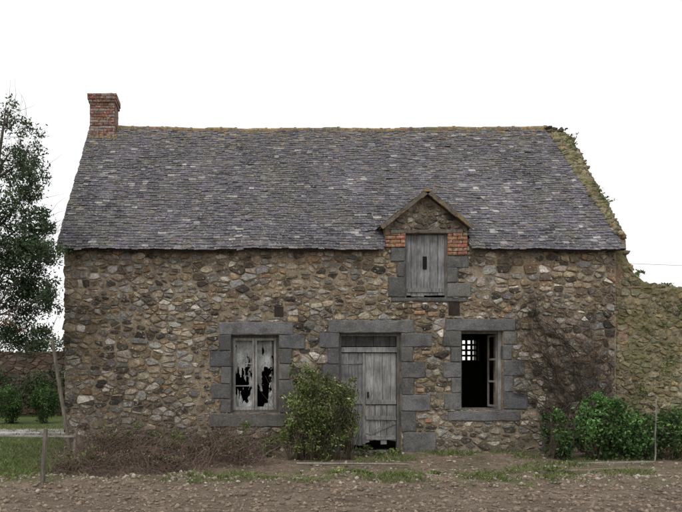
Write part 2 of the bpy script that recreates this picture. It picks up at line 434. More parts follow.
holes.append((h0-.3,h1+.3,ht,ht+.08))
def house_pal(x,z):
    return PAL_LOW if (noise.noise(Vector((x*.5,z*.8,4)))*1.2+(1.6-z)*.4)>U(-.4,.6) else PAL_HOUSE
rubble("front_rubble",XL-.02,XR-.01,-.1,4.22,lambda x,y,z:(x,y,z),PAL_HOUSE,M_stone,holes,parent=house,palf=house_pal)
rubble("dormer_rubble",XD0,XD1,WT+.03,5.3,lambda x,y,z:(x,y,z),PAL_LOW,M_stone,[h for h in holes if h[3]>WT-.1],ztop=lambda x:dz(x)-.05,parent=house,row=(.06,.11),wid=(.08,.17))
rubble("west_gable_rubble",-.0,DEPTH,-.1,7.5,lambda u,y,z:(XL+y,DEPTH-u,z),PAL_HOUSE,M_stone,(),ztop=lambda u:roofz(DEPTH-u)-.2,parent=house,row=(.12,.2),wid=(.2,.45))
# ---- roof
def sag(x,s): return -.06*math.sin((x-XL)/(XR-XL)*math.pi)*(s/4.9)+.010*math.sin(x*1.7+s)+.006*math.sin(x*4.3-s*2.2)+.02*noise.noise(Vector((x*.6,s*.6,3)))
ca=1/math.hypot(1,SL); sa=SL*ca
RX0,RX1=-3.40,7.84; SLEN=(YR-YE)/ca
def roofP(x,s,h,side):
    y=YE+s*ca-h*sa; z=ZE+s*sa+h*ca+sag(x,s)
    if side<0: y=2*YR-y
    return (x,y,z)
def deck():
    mb=MB()
    for side in (1,-1):
        nx=60; ns=12
        for i in range(nx):
            for j in range(ns):
                xa=RX0+(RX1-RX0)*i/nx; xb=RX0+(RX1-RX0)*(i+1)/nx; s0=SLEN*j/ns; s1=SLEN*(j+1)/ns
                if side>0 and xb>XD0-.05 and xa<XD1+.05 and j<2: continue
                vs=[roofP(xa,s0,-.012,side),roofP(xb,s0,-.012,side),roofP(xb,s1,-.012,side),roofP(xa,s1,-.012,side)]
                vs+=[roofP(xa,s0,-.05,side),roofP(xb,s0,-.05,side),roofP(xb,s1,-.05,side),roofP(xa,s1,-.05,side)]
                mb.add(vs,[(0,1,2,3),(7,6,5,4),(0,4,5,1),(2,6,7,3),(1,5,6,2),(3,7,4,0)],(.045,.042,.045))
    mb.obj("roof_deck",M_wood,house)
deck()
def slate_col():
    r=R()
    if r<.06: c=(.20,.195,.195)
    elif r<.2: c=(.08,.076,.084)
    elif r<.235: c=(.33,.32,.31)  # scattered pale slates: reflected light put into their colour
    elif r<.31: c=(.15,.13,.115)
    elif r<.55: c=(.125,.122,.128)
    else: c=(.124,.114,.135)
    k=U(.78,1.22); return tuple(v*k for v in c)
def slates(name,Pf,x0,x1,slen,mask,gauge=.088,w=(.10,.18)):
    mb=MB(); s=-.03; r=0
    while s<slen-.02:
        x=x0-U(0,.1)
        while x<x1:
            ww=U(*w); xa=max(x,x0+U(-.012,.012)); xb=min(x+ww,x1+U(-.012,.012))
            x+=ww
            if xb-xa<.04: continue
            xm=(xa+xb)/2
            if mask and not mask(xm,s): continue
            if R()<.005: continue
            ds=U(-.012,.012)-(U(.02,.06) if R()<.015 else 0)+.014*noise.noise(Vector((xm*1.5,s*3,8))); rot=U(-.01,.01)*(3 if R()<.04 else 1)
            L=min(gauge*2.0,slen-s+.03); lift=.020+U(-.004,.009); t=.007
            b=[(xa+.001,s+ds-rot,lift),(xb-.001,s+ds+rot,lift+U(-.002,.003)),(xb-.001,s+ds+L+rot,.002),(xa+.001,s+ds+L-rot,.002)]
            if R()<.25:
                cc=U(.2,.45); q=U(.01,.03); b=[b[0],(xa+(xb-xa)*(1-cc),s+ds,lift),(xb-.001,s+ds+q,lift),b[2],b[3]]
                if R()<.5: b=[(xa+.001,s+ds+q,lift),(xa+(xb-xa)*cc,s+ds,lift),(xb-.001,s+ds+rot,lift),b[3],b[4]]
            n=len(b)
            vs=[Pf(*p) for p in b]+[Pf(p[0],p[1],p[2]-t) for p in b]
            fs=[tuple(range(n))]+[(i,n+i,n+(i+1)%n,(i+1)%n) for i in range(n) if i!=n-2]
            mb.add(vs,fs,slate_col())
        s+=gauge*U(.92,1.08); r+=1
    return mb.obj(name,M_slate,house)
slates("roof_slates_front",lambda x,s,h:roofP(x,s,h,1),RX0,RX1,SLEN,lambda x,s:not(XD0-.06<x<XD1+.06 and s<.62))
slates("roof_slates_rear",lambda x,s,h:roofP(x,s,h,-1),RX0,RX1,SLEN,None,gauge=.15,w=(.2,.3))
dl=math.hypot(AX-3.04,(AZ-4.56)); ux=(AX-3.04)/dl; uz=(AZ-4.56)/dl
def dormP(sgn):
    return lambda y,s,h:(AX-sgn*((AX-3.04)-s*ux)-sgn*h*uz, y, 4.56+s*uz+h*ux)
for sgn,nm in ((1,"dormer_slates_left"),(-1,"dormer_slates_right")):
    slates(nm,dormP(sgn),-.17,1.15,dl,None,gauge=.11,w=(.12,.18))
mb=MB()
for sgn in (1,-1):
    P=dormP(sgn)
    vs=[P(-.16,0,-.01),P(1.1,0,-.01),P(1.1,dl,-.01),P(-.16,dl,-.01),P(-.16,0,-.035),P(1.1,0,-.035),P(1.1,dl,-.035),P(-.16,dl,-.035)]
    mb.add(vs,[(0,1,2,3),(7,6,5,4),(0,4,5,1),(2,6,7,3),(1,5,6,2),(3,7,4,0)],(.16,.14,.12))
    nseg=6
    for q in range(nseg):
        s0=-.03+(dl+.03)*q/nseg; s1=-.03+(dl+.03)*(q+1)/nseg; w0_=U(-.085,-.065)
        vs=[P(-.178,s0,.004),P(-.178,s1,.004),P(-.178,s1,w0_),P(-.178,s0,w0_),P(-.13,s0,.004),P(-.13,s1,.004),P(-.13,s1,w0_),P(-.13,s0,w0_)]
        fs=[(0,1,2,3),(7,6,5,4),(0,4,5,1),(2,6,7,3)]
        if q==0: fs.append((3,7,4,0))
        mb.add(vs,fs,(.15,.13,.11))
mb.obj("dormer_bargeboards",M_mossy,house)
def ridge_run(name,x0,x1,y,zf,rad,axis='x',L=.36):
    mb=MB(); x=x0
    while x<x1-.05:
        xe=min(x+L*U(.92,1.05),x1); segs=8; dzj=U(-.014,.012); r0=rad*U(.93,1.05)
        vs=[];
        for xx,rr in ((x,r0),(xe-.05,r0*.97),(xe-.045,r0*1.12),(xe+.01,r0*1.12)):
            for k in range(segs+1):
                a=math.pi*(k/segs)*1.16-.08*math.pi
                c,s_=math.cos(a)*rr,math.sin(a)*rr
                p=(xx,y+c,zf(xx)+s_+dzj) if axis=='x' else (y+c,xx,zf(xx)+s_+dzj)
                vs.append(p)
        n=segs+1; fs=[(q*n+k,q*n+k+1,(q+1)*n+k+1,(q+1)*n+k) for q in range(3) for k in range(segs)]
        fs.append(tuple(range(n))); fs.append(tuple(range(3*n,4*n))[::-1])
        mb.add(vs,fs,(.16*U(.7,1.2),.125*U(.8,1.2),.10))
        x=xe
    return mb.obj(name,M_ridge,house)
ridge_run("ridge_tiles",-3.38,7.80,YR,lambda x:ZE+SLEN*sa-.05+sag(x,SLEN),.088)
ridge_run("dormer_ridge",-.19,1.1,AX,lambda x:AZ-.035,.06,'y',.3)
chim=MB()
cx0,cx1,cy0,cy1=-3.34,-2.74,2.93,3.5
z=7.0;r=0
while z<8.35:
    ex=.0
    if z>8.16: ex=.03
    if z>8.26: ex=.05
    hh=.07
    def rowb(a0,a1,fn):
        a=a0-(.11 if r%2 else 0)
        while a<a1-.01:
            p=max(a,a0);q=min(a+.22,a1)
            if q-p>.03: fn(p+.006,q-.006)
            a+=.22
    bc=lambda:((.22*U(.65,1.2),.10*U(.8,1.2),.08*U(.8,1.2)) if R()>.3 else (.27,.22,.19))
    rowb(cx0-ex,cx1+ex,lambda p,q:chim.bevbox(p,q,cy0-ex-U(0,.008),cy0+.1,z+.006,z+hh-.004,.006,bc(),.004))
    rowb(cy0-ex,cy1+ex,lambda p,q:(chim.box(cx1+ex-.1,cx1+ex+U(0,.006),p,q,z+.006,z+hh-.004,bc(),.002),chim.box(cx0-ex-U(0,.006),cx0-ex+.1,p,q,z+.006,z+hh-.004,bc(),.002)))
    chim.box(cx0-ex+.02,cx1+ex-.02,cy0-ex+.02,cy1+ex-.012,z,z+hh,(.30,.26,.22))
    z+=hh; r+=1
chim.box(cx0+.05,cx1-.05,cy0+.05,cy1-.05,z-.001,z+.03,(.2,.17,.14),.02)
chim.obj("brick_chimney",M_brick,house)
mb=MB()
for k in range(26):
    x=U(cx0-.05,cx1+.08); y=cy0-U(.0,.1); zz=roofz(y)+U(-.03,.01); s_=U(.03,.05); mb.box(x-s_,x+s_,y-s_,y+s_,zz-s_,zz+s_*.6,(.20,.17,.12),.02)
mb.obj("chimney_flashing",M_ridge,house)

# ---- joinery
def planks(mb,x0,x1,z0,z1,y,w,col,t=.025,ragb=0,ragt=0):
    x=x0
    while x<x1-.01:
        ww=min(w*U(.8,1.2),x1-x)
        if x1-x-ww<.04: ww=x1-x
        k=U(.8,1.15); yy=y+U(-.004,.004)
        za=z0+U(0,ragb); zb=z1-U(0,ragt); sh=U(-.003,.003)
        vs=[(x+.003,yy,za+U(0,ragb*.3)),(x+ww-.005,yy,za+U(0,ragb*.3)),(x+ww-.005+sh,yy+U(-.004,.004),zb),(x+.003+sh,yy,zb)]
        vs+=[(a,b+t,c) for a,b,c in vs]
        mb.add(vs,[(0,1,2,3),(7,6,5,4),(0,4,5,1),(2,6,7,3),(1,5,6,2),(3,7,4,0)],tuple(v*k for v in col))
        x+=ww
WG=(.27,.27,.268)
mb=MB(); planks(mb,h0+.01,h1-.01,hb+.03,ht-.01,.06,.135,WG,ragb=.03)
mb.box(h0,h0+.035,.02,.055,hb,ht,(.17,.165,.155)); mb.box(h1-.035,h1,.02,.055,hb,ht,(.17,.165,.155))
mb.box(AX-.03,AX+.05,.048,.057,3.72,3.98,(.012,.012,.012)); mb.box(h0+.06,h1-.06,.038,.056,hb+.12,hb+.2,(.22,.22,.21)); 
mb.obj("hatch_shutter",M_wood,house)
d0,d1,_,dt=OP['door']
mb=MB(); fr=(.18,.175,.165); y=.13
mb.box(d0,d0+.06,y-.03,y+.07,0,dt,fr,.003); mb.box(d1-.06,d1,y-.03,y+.07,0,dt,fr,.003); mb.box(d0+.06,d1-.06,y-.028,y+.07,dt-.06,dt,fr,.003)
mb.box(d0+.06,d1-.06,y-.035,y+.07,sz(352),sz(347),(.28,.275,.265),.003)
planks(mb,d0+.07,d1-.07,sz(346),sz(335),y+.02,.3,(.09,.088,.085))
mid=d0+.52
LT=sz(353)
planks(mb,d0+.065,mid-.01,.16,LT,y,.16,(.235,.235,.23),ragb=.05)
planks(mb,mid+.01,d1-.065,sz(404)+.01,LT,y+.008,.19,(.32,.32,.31),ragb=.01)
planks(mb,mid+.01,d1-.065,.14,sz(405)-.01,y+.002,.13,(.30,.295,.285),ragb=.14)
mb.box(mid-.028,mid+.028,y-.022,y-.002,.2,LT,(.26,.255,.25),.004)
for zz in (sz(402),sz(418),.34): mb.box(mid+.035,d1-.07,y-.025,y-.003,zz-.045,zz+.035,(.27,.265,.255),.008)
for zz in (sz(362),sz(402)): mb.box(d0+.07,mid-.035,y-.02,y-.005,zz-.04,zz+.03,(.22,.215,.205),.008)
za,zb=.42,sz(420)-.06
mb.add([(mid+.05,y-.016,za),(mid+.14,y-.016,za-.03),(d1-.08,y-.016,zb-.03),(d1-.12,y-.016,zb+.04),(mid+.05,y+.0,za),(mid+.14,y+.0,za-.03),(d1-.08,y+.0,zb-.03),(d1-.12,y+.0,zb+.04)],[(0,1,2,3),(7,6,5,4),(0,4,5,1),(2,6,7,3),(1,5,6,2),(3,7,4,0)],(.25,.245,.235))
mb.box(mid+.06,mid+.10,y-.045,y-.02,sz(398),sz(392),(.03,.025,.02))
mb.obj("plank_door",M_wood,house)
mb=MB(); mb.bevbox(d0-.02,d1+.04,-.2,.4,-.08,.07,.02,(.2,.19,.175),.01); mb.obj("door_sill",M_granite,house)
# left window
w0,w1,wz0,wz1=OP['wl']; mb=MB(); y=.15; fc=(.14,.13,.12); lc=(.36,.35,.325)
mb.box(w0,w0+.045,y-.03,y+.06,wz0,wz1,fc,.002); mb.box(w1-.045,w1,y-.03,y+.06,wz0,wz1,fc,.002)
mb.box(w0+.045,w1-.045,y-.028,y+.06,wz1-.05,wz1,fc,.002); mb.box(w0+.045,w1-.045,y-.028,y+.06,wz0,wz0+.05,fc,.002)
wm=(w0+w1)/2
panes=((w0+.048,wm-.004),(wm+.004,w1-.048))
for a,b in panes:
    for p,q in ((a,a+.045),(b-.045,b)): mb.box(p,q,y-.02,y+.02,wz0+.055,wz1-.055,lc,.002)
    mb.box(a+.045,b-.045,y-.018,y+.02,wz1-.105,wz1-.055,lc,.002); mb.box(a+.045,b-.045,y-.018,y+.02,wz0+.055,wz0+.12,lc,.002)
a,b=panes[0]
mb.box(a+.045,b-.045,y-.012,y+.012,wz0+.98,wz0+1.0,lc,.002)
mb.box(a+.045,b-.045,y-.012,y+.012,wz0+.53,wz0+.55,lc,.002)
mb.obj("broken_casement_window",M_wood,house)
V=[];F=[];C=[]
for (a,b,sd) in ((w0+.06,wm-.03,1),(wm+.03,w1-.06,6)):
    nx,nz=44,150; base=len(V)
    for i in range(nx+1):
        for j in range(nz+1):
            x=a+(b-a)*i/nx; z=wz0+.06+(wz1-wz0-.12)*j/nz
            V.append((x,y+.13+.06*noise.noise(Vector((x*11,z*1.0,sd)))+.05*noise.noise(Vector((x*3,z*3,sd)))+.012*noise.noise(Vector((x*30,z*9,sd))),z))
            k=.48+.26*noise.noise(Vector((x*6,z*3,sd))); C.append((k*.98,k*1.0,k*.98))
    for i in range(nx):
        for j in range(nz):
            x=a+(b-a)*i/nx; z=j/nz
            h=noise.noise(Vector((x*5.5,z*2.6,sd*3.3)))+.40*noise.noise(Vector((x*22,z*9,sd)))+.2*noise.noise(Vector((x*60,z*22,sd)))
            lim=-.06 if .08<z<.60 else (.08 if z<=.08 else .08+(z-.6)*1.2)
            if h>lim: continue
            o=base+i*(nz+1)+j; F.append((o,o+nz+1,o+nz+2,o+1))
mesh_obj("torn_curtain",V,F,M_cloth,house,C)
# right window
w0,w1,wz0,wz1=OP['wr']; mb=MB(); fc=(.30,.29,.275)
mb.box(w0,w0+.045,.10,.17,wz0,wz1,(.14,.13,.12),.002); mb.box(w1-.06,w1,.10,.17,wz0,wz1,fc,.002); mb.box(w0+.045,w1-.06,.102,.17,wz1-.05,wz1,(.16,.15,.14),.002)
mb.box(w0+.045,w1-.06,.102,.17,wz0,wz0+.04,(.16,.15,.14),.002)
def tilt(px,py):
    a=math.radians(83); dx=-(px)*math.cos(a); dy=px*math.sin(a); return (w1-.065+dx,.17+dy+py)
def cas(p0,p1,z0,z1):
    a=tilt(p0,0);b=tilt(p1,0)
    vs=[(a[0],a[1],z0),(b[0],b[1],z0),(b[0]+.03,b[1]+.02,z0),(a[0]+.03,a[1]+.02,z0)]; vs+=[(x,y,z1) for x,y,_ in vs]
    mb.add(vs,[(0,3,2,1),(4,5,6,7),(0,1,5,4),(1,2,6,5),(2,3,7,6),(3,0,4,7)],(.36,.35,.33))
cas(0,.04,wz0+.05,wz1-.06); cas(.34,.38,wz0+.05,wz1-.06)
for zz in (wz0+.05,wz0+.55,wz0+1.0,wz1-.1): cas(.04,.34,zz,zz+.04)
mb.obj("open_casement",M_wood,house)

# ================================================================= RUINED WALLS at the east end
def rocks(name,items,mat,parent=None):
    """items: (x,y,z,size,col)"""
    bm=bmesh.new(); bmesh.ops.create_icosphere(bm,subdivisions=1,radius=1)
    bv=np.array([v.co[:] for v in bm.verts]); bf=np.array([[v.index for v in f.verts] for f in bm.faces]); bm.free()
    n=len(items); it=np.array([i[:4] for i in items]); cols=np.array([i[4] for i in items])
    k=len(bv)
    V=np.repeat(bv[None],n,0)*np.random.uniform(.65,1.3,(n,k,1))
    sc=np.random.uniform(.6,1.3,(n,1,3)); sc[:,:,2]*=.75
    V=V*sc
    a=np.random.uniform(0,6.28,n); c,s=np.cos(a)[:,None],np.sin(a)[:,None]
    x=V[:,:,0]*c-V[:,:,1]*s; y=V[:,:,0]*s+V[:,:,1]*c; V[:,:,0]=x;V[:,:,1]=y
    V=V*it[:,3][:,None,None]+it[:,None,:3]
    F=bf[None]+(np.arange(n)*k)[:,None,None]
    return np_mesh(name,V.reshape(-1,3),F.reshape(-1,3),np.repeat(cols,k,0),mat,parent)
ruin=empty("ruined_cob_wall")
RC=(.31,.26,.165)
def interp(p,x):
    for (a,b),(c,d) in zip(p,p[1:]):
        if a<=x<=c: return b+(d-b)*(x-a)/(c-a)
    return p[-1][1]
prof=[(7.77,4.35),(7.95,4.12),(8.08,3.9),(8.2,3.62),(8.35,3.48),(8.7,3.42),(9.2,3.36),(11,3.1),(14,2.7),(15,1.4)]
rtop=lambda x:interp(prof,x)+.06*noise.noise(Vector((x*3,1,1)))+.05*noise.noise(Vector((x*11,1,1)))
V=[];F=[];C=[];ys=.10
xs=list(np.arange(7.775,15,.05))
nz=70
for i,x in enumerate(xs):
    t=rtop(x)
    for yi,y in enumerate((ys,.7)):
        for j in range(nz+1):
            z=-.2+(t+.2)*j/nz
            V.append((x,y+(.06*noise.noise(Vector((x*1.5,z*1.5,yi)))+.035*noise.noise(Vector((x*6,z*8,yi)))+.02*noise.noise(Vector((x*15,z*19,yi)))) ,z)); k=U(.85,1.1);C.append(tuple(v*k for v in RC))
st=2*(nz+1)
for i in range(len(xs)-1):
    for j in range(nz):
        o=i*st+j; F.append((o,o+st,o+st+1,o+1)); o+=nz+1; F.append((o+1,o+st+1,o+st,o))
    o=i*st+nz; F.append((o,o+st,o+st+nz+1,o+nz+1))
mesh_obj("ruin_front_core",V,F,M_ruin,ruin,C)
def ruin_y(x,z): return .06*noise.noise(Vector((x*1.5,z*1.5,0)))
rubble("ruin_front_stones",7.79,14.8,0,4.3,lambda x,y,z:(x,y+ys+.005+ruin_y(x,z),z),PAL_RUIN,M_ruin,(),ztop=lambda x:rtop(x)-.06,parent=ruin,gap=.013,h=(.015,.045),row=(.05,.13),wid=(.07,.28),big=.12)
V=[];F=[];C=[]
ysl=list(np.arange(.105,6.4,.06))
def gw(y): return .22+.34*max(0,min(1,y/3.2))+.08*noise.noise(Vector((y*3,5,5)))
def gt(y):
    return roofz(y)+.07+.07*noise.noise(Vector((y*2.5,9,5)))+.05*noise.noise(Vector((y*9,9,5)))-(.0 if y<2.9 else .12)
for y in ysl:
    w=gw(y);t=gt(y)
    row=[(7.79,y,0),(7.79,y,t-.05),(7.83,y,t),(7.79+w*.6,y,t-.02+.03*R()),(7.79+w,y,t-.16),(7.82+w,y,t-.8),(7.85+w,y,0)]
    V+=row; C+=[tuple(v*U(.85,1.15) for v in RC)]*7
for i in range(len(ysl)-1):
    for k in range(6):
        o=i*7+k; F.append((o,o+1,o+8,o+7))
F.append((6,5,4,3,2,1,0)); o=(len(ysl)-1)*7; F.append(tuple(o+k for k in range(7)))
mesh_obj("ruin_gable_core",V,F,M_ruin,ruin,C)
it=[]
for k in range(520):
    y=U(.1,3.4); w=gw(y); q=R(); s_=U(.03,.085); it.append((7.82+(w-.05)*q,y,gt(y)-.45*s_-.13*max(0,q-.6)/.4,s_,pick(PAL_RUIN)))
for k in range(260):
    x=U(7.8,14.6); it.append((x,U(ys,.6),rtop(x)-.03,U(.03,.07),pick(PAL_RUIN)))
for k in range(500):
    y=U(.1,6); w=gw(y); s_=U(.04,.10); it.append((7.83+w-s_*.5,y,gt(y)*U(.2,1)-.22,s_,pick(PAL_RUIN)))
rocks("ruin_loose_stones",it,M_ruin,ruin)
it=[(U(7.75,8.2),U(2.95,3.25),roofz(3.2)-U(0.05,.17),U(.03,.07),(.06,.058,.056)) for _ in range(26)]
rocks("ruin_slate_debris",it,M_slate,ruin)

# ================================================================= GROUND
def axis(vals):
    return sorted(set(round(v,4) for v in vals))
xsn=list(np.arange(-6,12,.08)); k=.12;x=12
while x<700: xsn.append(x);x+=k;k*=1.28
k=.12;x=-6.1
while x>-700: xsn.append(x);x-=k;k*=1.28
ysn=list(np.arange(-8,1.5,.06)); k=.12;y=1.5
while y<900: ysn.append(y);y+=k;k*=1.25
k=.12;y=-8.1
while y>-300: ysn.append(y);y-=k;k*=1.28
xsn=axis(xsn);ysn=axis(ysn)
def gz(x,y):
    near=max(0,1-max(0,abs(x-3)-12)/20)*max(0,1-max(0,abs(y+2)-12)/20)
    z=.035*noise.noise(Vector((x*.7,y*.7,0)))+.022*noise.noise(Vector((x*3,y*3,2)))+.014*noise.noise(Vector((x*9,y*9,4)))
    if y<-3.9:
        z+=.035*noise.noise(Vector((x*4,y*6,7)))-.05*min(1,(-3.9-y)/.4)+.012*math.sin(y*13+noise.noise(Vector((x*.7,y,1))))
    z+=.08*math.exp(-((y+3.55+.3*noise.noise(Vector((x*.8,0,0))))/.28)**2)*(1+.8*noise.noise(Vector((x*2.5,3,0))))
    z+=.06*math.exp(-(y/.5)**2)
    return z*near
V=[(x,y,gz(x,y)) for y in ysn for x in xsn]; nx=len(xsn)
F=[(j*nx+i,j*nx+i+1,(j+1)*nx+i+1,(j+1)*nx+i) for j in range(len(ysn)-1) for i in range(nx-1)]
mesh_obj("ground",V,F,M_ground,None,None,True)
it=[]
def sc(): 
    k=U(.6,1.3); return (.235*k,.185*k,.138*k)
for k in range(14000):
    y=-3.9-4.7*R()**1.1; x=U(-4,8); s_=.007+.034*R()**3; it.append((x,y,gz(x,y)+s_*.2,s_,sc()))
rocks("ploughed_soil_clods",it,M_soilclod)
it=[]
for k in range(6500):
    y=U(-4.2,-.1) if R()<.5 else random.gauss(-3.55,.22); x=U(-3.5,9); s_=.006+.035*R()**4; kk=U(.6,1.2); c=sc() if R()<.6 else (.38*kk,.34*kk,.28*kk); it.append((x,y,gz(x,y)+s_*.2,s_,c))
rocks("stony_debris",it,M_soilclod)
mb=MB(); 
x=-16
while x<-3.6:
    w=U(.5,.7); mb.bevbox(x,x+w-.02,4.4,6.4,.0,.03,.01,(.40,.39,.37),.004); mb.box(x,x+w-.02,4.2,4.36,.0,.09+U(0,.01),(.5,.49,.46),.005); x+=w
mb.obj("garden_path",M_granite)
w=empty("old_stone_wall")
mb=MB(); mb.box(-22,-3.2,14,14.5,-.2,2.5,(.10,.075,.06)); mb.obj("wall_core",M_soilclod,w)
rubble("wall_stones",-14,-3.2,0,2.55,lambda x,y,z:(x,y+14,z),PAL_RED,M_soilclod,(),parent=w,row=(.12,.22),wid=(.2,.5))
# ================================================================= VEGETATION
def leaves(name,blobs,pal,size,parent=None,shell=.55,droop=0,asp=.5,tl=.55):
    """blobs: (cx,cy,cz,rx,ry,rz,n)"""
    P=[];CI=[]
    for (x,y,z,rx,ry,rz,n) in blobs:
        nc=max(6,n//60)
        d=np.random.normal(size=(nc,3)); d/=np.linalg.norm(d,axis=1)[:,None]
        rr=np.random.uniform(shell,1.0,nc)**.7
        cc=d*rr[:,None]*np.array([rx,ry,rz])+np.array([x,y,z])
        ids=np.random.randint(0,nc,n)
        spread=np.random.normal(size=(n,3))*np.array([rx,ry,rz])*.17
        P.append(cc[ids]+spread)
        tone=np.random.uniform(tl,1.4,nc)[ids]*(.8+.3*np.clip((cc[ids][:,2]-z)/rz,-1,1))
        CI.append(tone)
    P=np.concatenate(P); tone=np.concatenate(CI); P[:,2]=np.maximum(P[:,2],.02); n=len(P)
    a=np.random.normal(size=(n,3)); a[:,2]-=droop; a/=np.linalg.norm(a,axis=1)[:,None]
    b=np.cross(a,np.random.normal(size=(n,3))); b/=np.linalg.norm(b,axis=1)[:,None]
    s=(np.random.uniform(.6,1.3,n)*size)[:,None]
    nrm=np.cross(a,b)
    V=np.stack([P-a*s,P+b*s*asp+nrm*s*.15,P+a*s,P-b*s*asp+nrm*s*.15],1).reshape(-1,3)
    F=np.arange(4*n).reshape(n,4)
    pc=np.array([p[0] for p in pal]); pw=np.array([p[1] for p in pal],float); pw/=pw.sum()
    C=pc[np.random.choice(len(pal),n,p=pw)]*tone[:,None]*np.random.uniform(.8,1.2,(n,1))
    return np_mesh(name,V,F,np.repeat(C,4,0),M_leaf,parent)
def tubes(name,lines,mat,parent=None,col=(.1,.08,.06)):
    mb=MB()
    for pts,radii in lines:
        m=len(pts); K=5 if radii[0]>.02 else 3
        vs=[]
        for i,p in enumerate(pts):
            p=Vector(p); t=(Vector(pts[min(i+1,m-1)])-Vector(pts[max(i-1,0)]))
            if t.length<1e-6: t=Vector((0,0,1))
            t.normalize(); u=t.cross(Vector((.31,.77,.2))).normalized(); v=t.cross(u)
            for k in range(K):
                a=6.283*k/K; q=p+(u*math.cos(a)+v*math.sin(a))*radii[i]; vs.append(tuple(q))
        fs=[(i*K+k,i*K+(k+1)%K,(i+1)*K+(k+1)%K,(i+1)*K+k) for i in range(m-1) for k in range(K)]
        fs.append(tuple(range(K))); fs.append(tuple((m-1)*K+k for k in range(K)))
        kk=U(.75,1.25); mb.add(vs,fs,tuple(c*kk for c in col))
    return mb.obj(name,mat,parent)
def wander(p,d,L,seg,wob,r0,r1,grav=0):
    p=Vector(p); d=Vector(d).normalized(); pts=[tuple(p)]; 
    for i in range(seg):
        d=(d+Vector((U(-wob,wob),U(-wob,wob),U(-wob,wob)-grav))).normalized(); p=p+d*(L/seg); pts.append(tuple(p))
    return pts,[r0+(r1-r0)*i/seg for i in range(seg+1)]
tree=empty("broadleaf_tree")
TX,TY=-4.75,-1.2
cl_=[(-4.04,6.50,.33,.36,380),(-4.60,6.10,.6,.6,1300),(-3.80,5.92,.36,.38,600),(-4.10,5.45,.6,.5,1600),(-3.56,5.28,.30,.34,700),(-4.70,4.80,.8,.8,2800),(-3.92,4.55,.62,.55,2700),(-3.43,4.35,.30,.36,1000),
     (-3.74,3.80,.6,.45,2800),(-3.22,3.72,.34,.26,1100),(-4.36,3.52,.8,.7,3200),(-3.84,3.02,.62,.42,2600),(-3.28,2.95,.22,.32,700),(-4.05,2.42,.6,.38,2200),(-3.45,2.25,.30,.24,600),(-4.90,2.6,.6,.6,1800),(-5.1,3.9,.75,.8,2200),(-3.68,3.35,.45,.38,1500),(-3.62,4.05,.35,.3,900),(-3.6,4.95,.3,.3,600)]
crown=[(x,-1.1+U(-.5,.5),z,rx,U(.4,.7),rz,n) for x,z,rx,rz,n in cl_]
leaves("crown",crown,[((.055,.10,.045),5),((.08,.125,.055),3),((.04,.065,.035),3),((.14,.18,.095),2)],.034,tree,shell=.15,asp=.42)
leaves("reddish_shoots",[(-3.85,-1.5,2.55,.35,.3,.2,160)],[((.22,.09,.055),1),((.17,.11,.06),1)],.028,tree)
ln=[]
tp=[(TX,TY,-.1),(TX+.05,TY,1.2),(TX+.15,TY,2.4),(TX+.3,TY,3.8),(TX+.5,TY,5.2),(TX+.65,TY,6.2),(TX+.7,TY,6.6)]
ln.append((tp,[.17,.14,.12,.08,.045,.02,.006]))
for c in crown:
    st=min(tp[1:-1],key=lambda p:abs(p[2]-(c[2]-.7))); s=Vector(st); e=Vector(c[:3])
    mids=[tuple(s.lerp(e,t)+Vector((U(-.06,.06),U(-.06,.06),.12*math.sin(t*3.14)))) for t in (0,.3,.6,1)]
    ln.append((mids,[.03,.02,.013,.006]))
    for k in range(18):
        ln.append(wander(e+Vector((U(-.5,.5)*c[3],U(-.3,.3),U(-.5,.5)*c[5])),(U(-1,1),U(-1,1),U(-.2,1.2)),U(.3,.7),5,.25,.005,.0015))
tubes("trunk_and_limbs",ln,M_bark,tree,(.12,.10,.08))

def bush(name,blobs,pal,size,stems=14,**k):
    e=empty(name); leaves("foliage",blobs,pal,size,e,**k); ln=[]
    for b in blobs:
        for i in range(stems): ln.append(wander((b[0]+U(-.3,.3)*b[3],b[1]+U(-.3,.3)*b[4],0),(U(-.5,.5),U(-.3,.3),1.2),b[2]+b[5]*U(.5,1.1),6,.18,.008,.002))
    tubes("stems",ln,M_bark,e,(.14,.11,.075)); return e
GY=[((.17,.23,.065),4),((.26,.31,.11),3),((.10,.15,.045),4),((.36,.38,.18),1.8),((.18,.14,.08),.6)]
GD=[((.07,.14,.045),5),((.11,.20,.06),4),((.17,.28,.09),2),((.04,.075,.03),3)]
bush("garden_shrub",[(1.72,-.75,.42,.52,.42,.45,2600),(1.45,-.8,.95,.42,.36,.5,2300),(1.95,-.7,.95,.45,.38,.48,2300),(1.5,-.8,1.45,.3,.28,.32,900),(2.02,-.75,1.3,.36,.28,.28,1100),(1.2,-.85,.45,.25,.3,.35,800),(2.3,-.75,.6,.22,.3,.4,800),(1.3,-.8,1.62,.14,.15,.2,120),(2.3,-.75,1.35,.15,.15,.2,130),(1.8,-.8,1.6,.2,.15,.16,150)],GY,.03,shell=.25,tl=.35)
bush("bramble_bush",[(6.3,-.7,.42,.3,.3,.45,1400),(6.2,-.65,.8,.2,.2,.25,300)],GD,.032,shell=.3,tl=.35)
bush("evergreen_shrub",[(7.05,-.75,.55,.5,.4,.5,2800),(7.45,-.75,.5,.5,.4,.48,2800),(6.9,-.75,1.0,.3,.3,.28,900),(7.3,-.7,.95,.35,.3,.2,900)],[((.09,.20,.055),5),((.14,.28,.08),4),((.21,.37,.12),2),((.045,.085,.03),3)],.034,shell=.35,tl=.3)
hb_=[(7.9+.55*k,-.6+U(-.1,.1),.5+U(-.08,.08),.42,.4,.46+U(0,.16),2200) for k in range(6)]
bush("ivy_hedge",hb_,GD,.034,shell=.4,tl=.35)
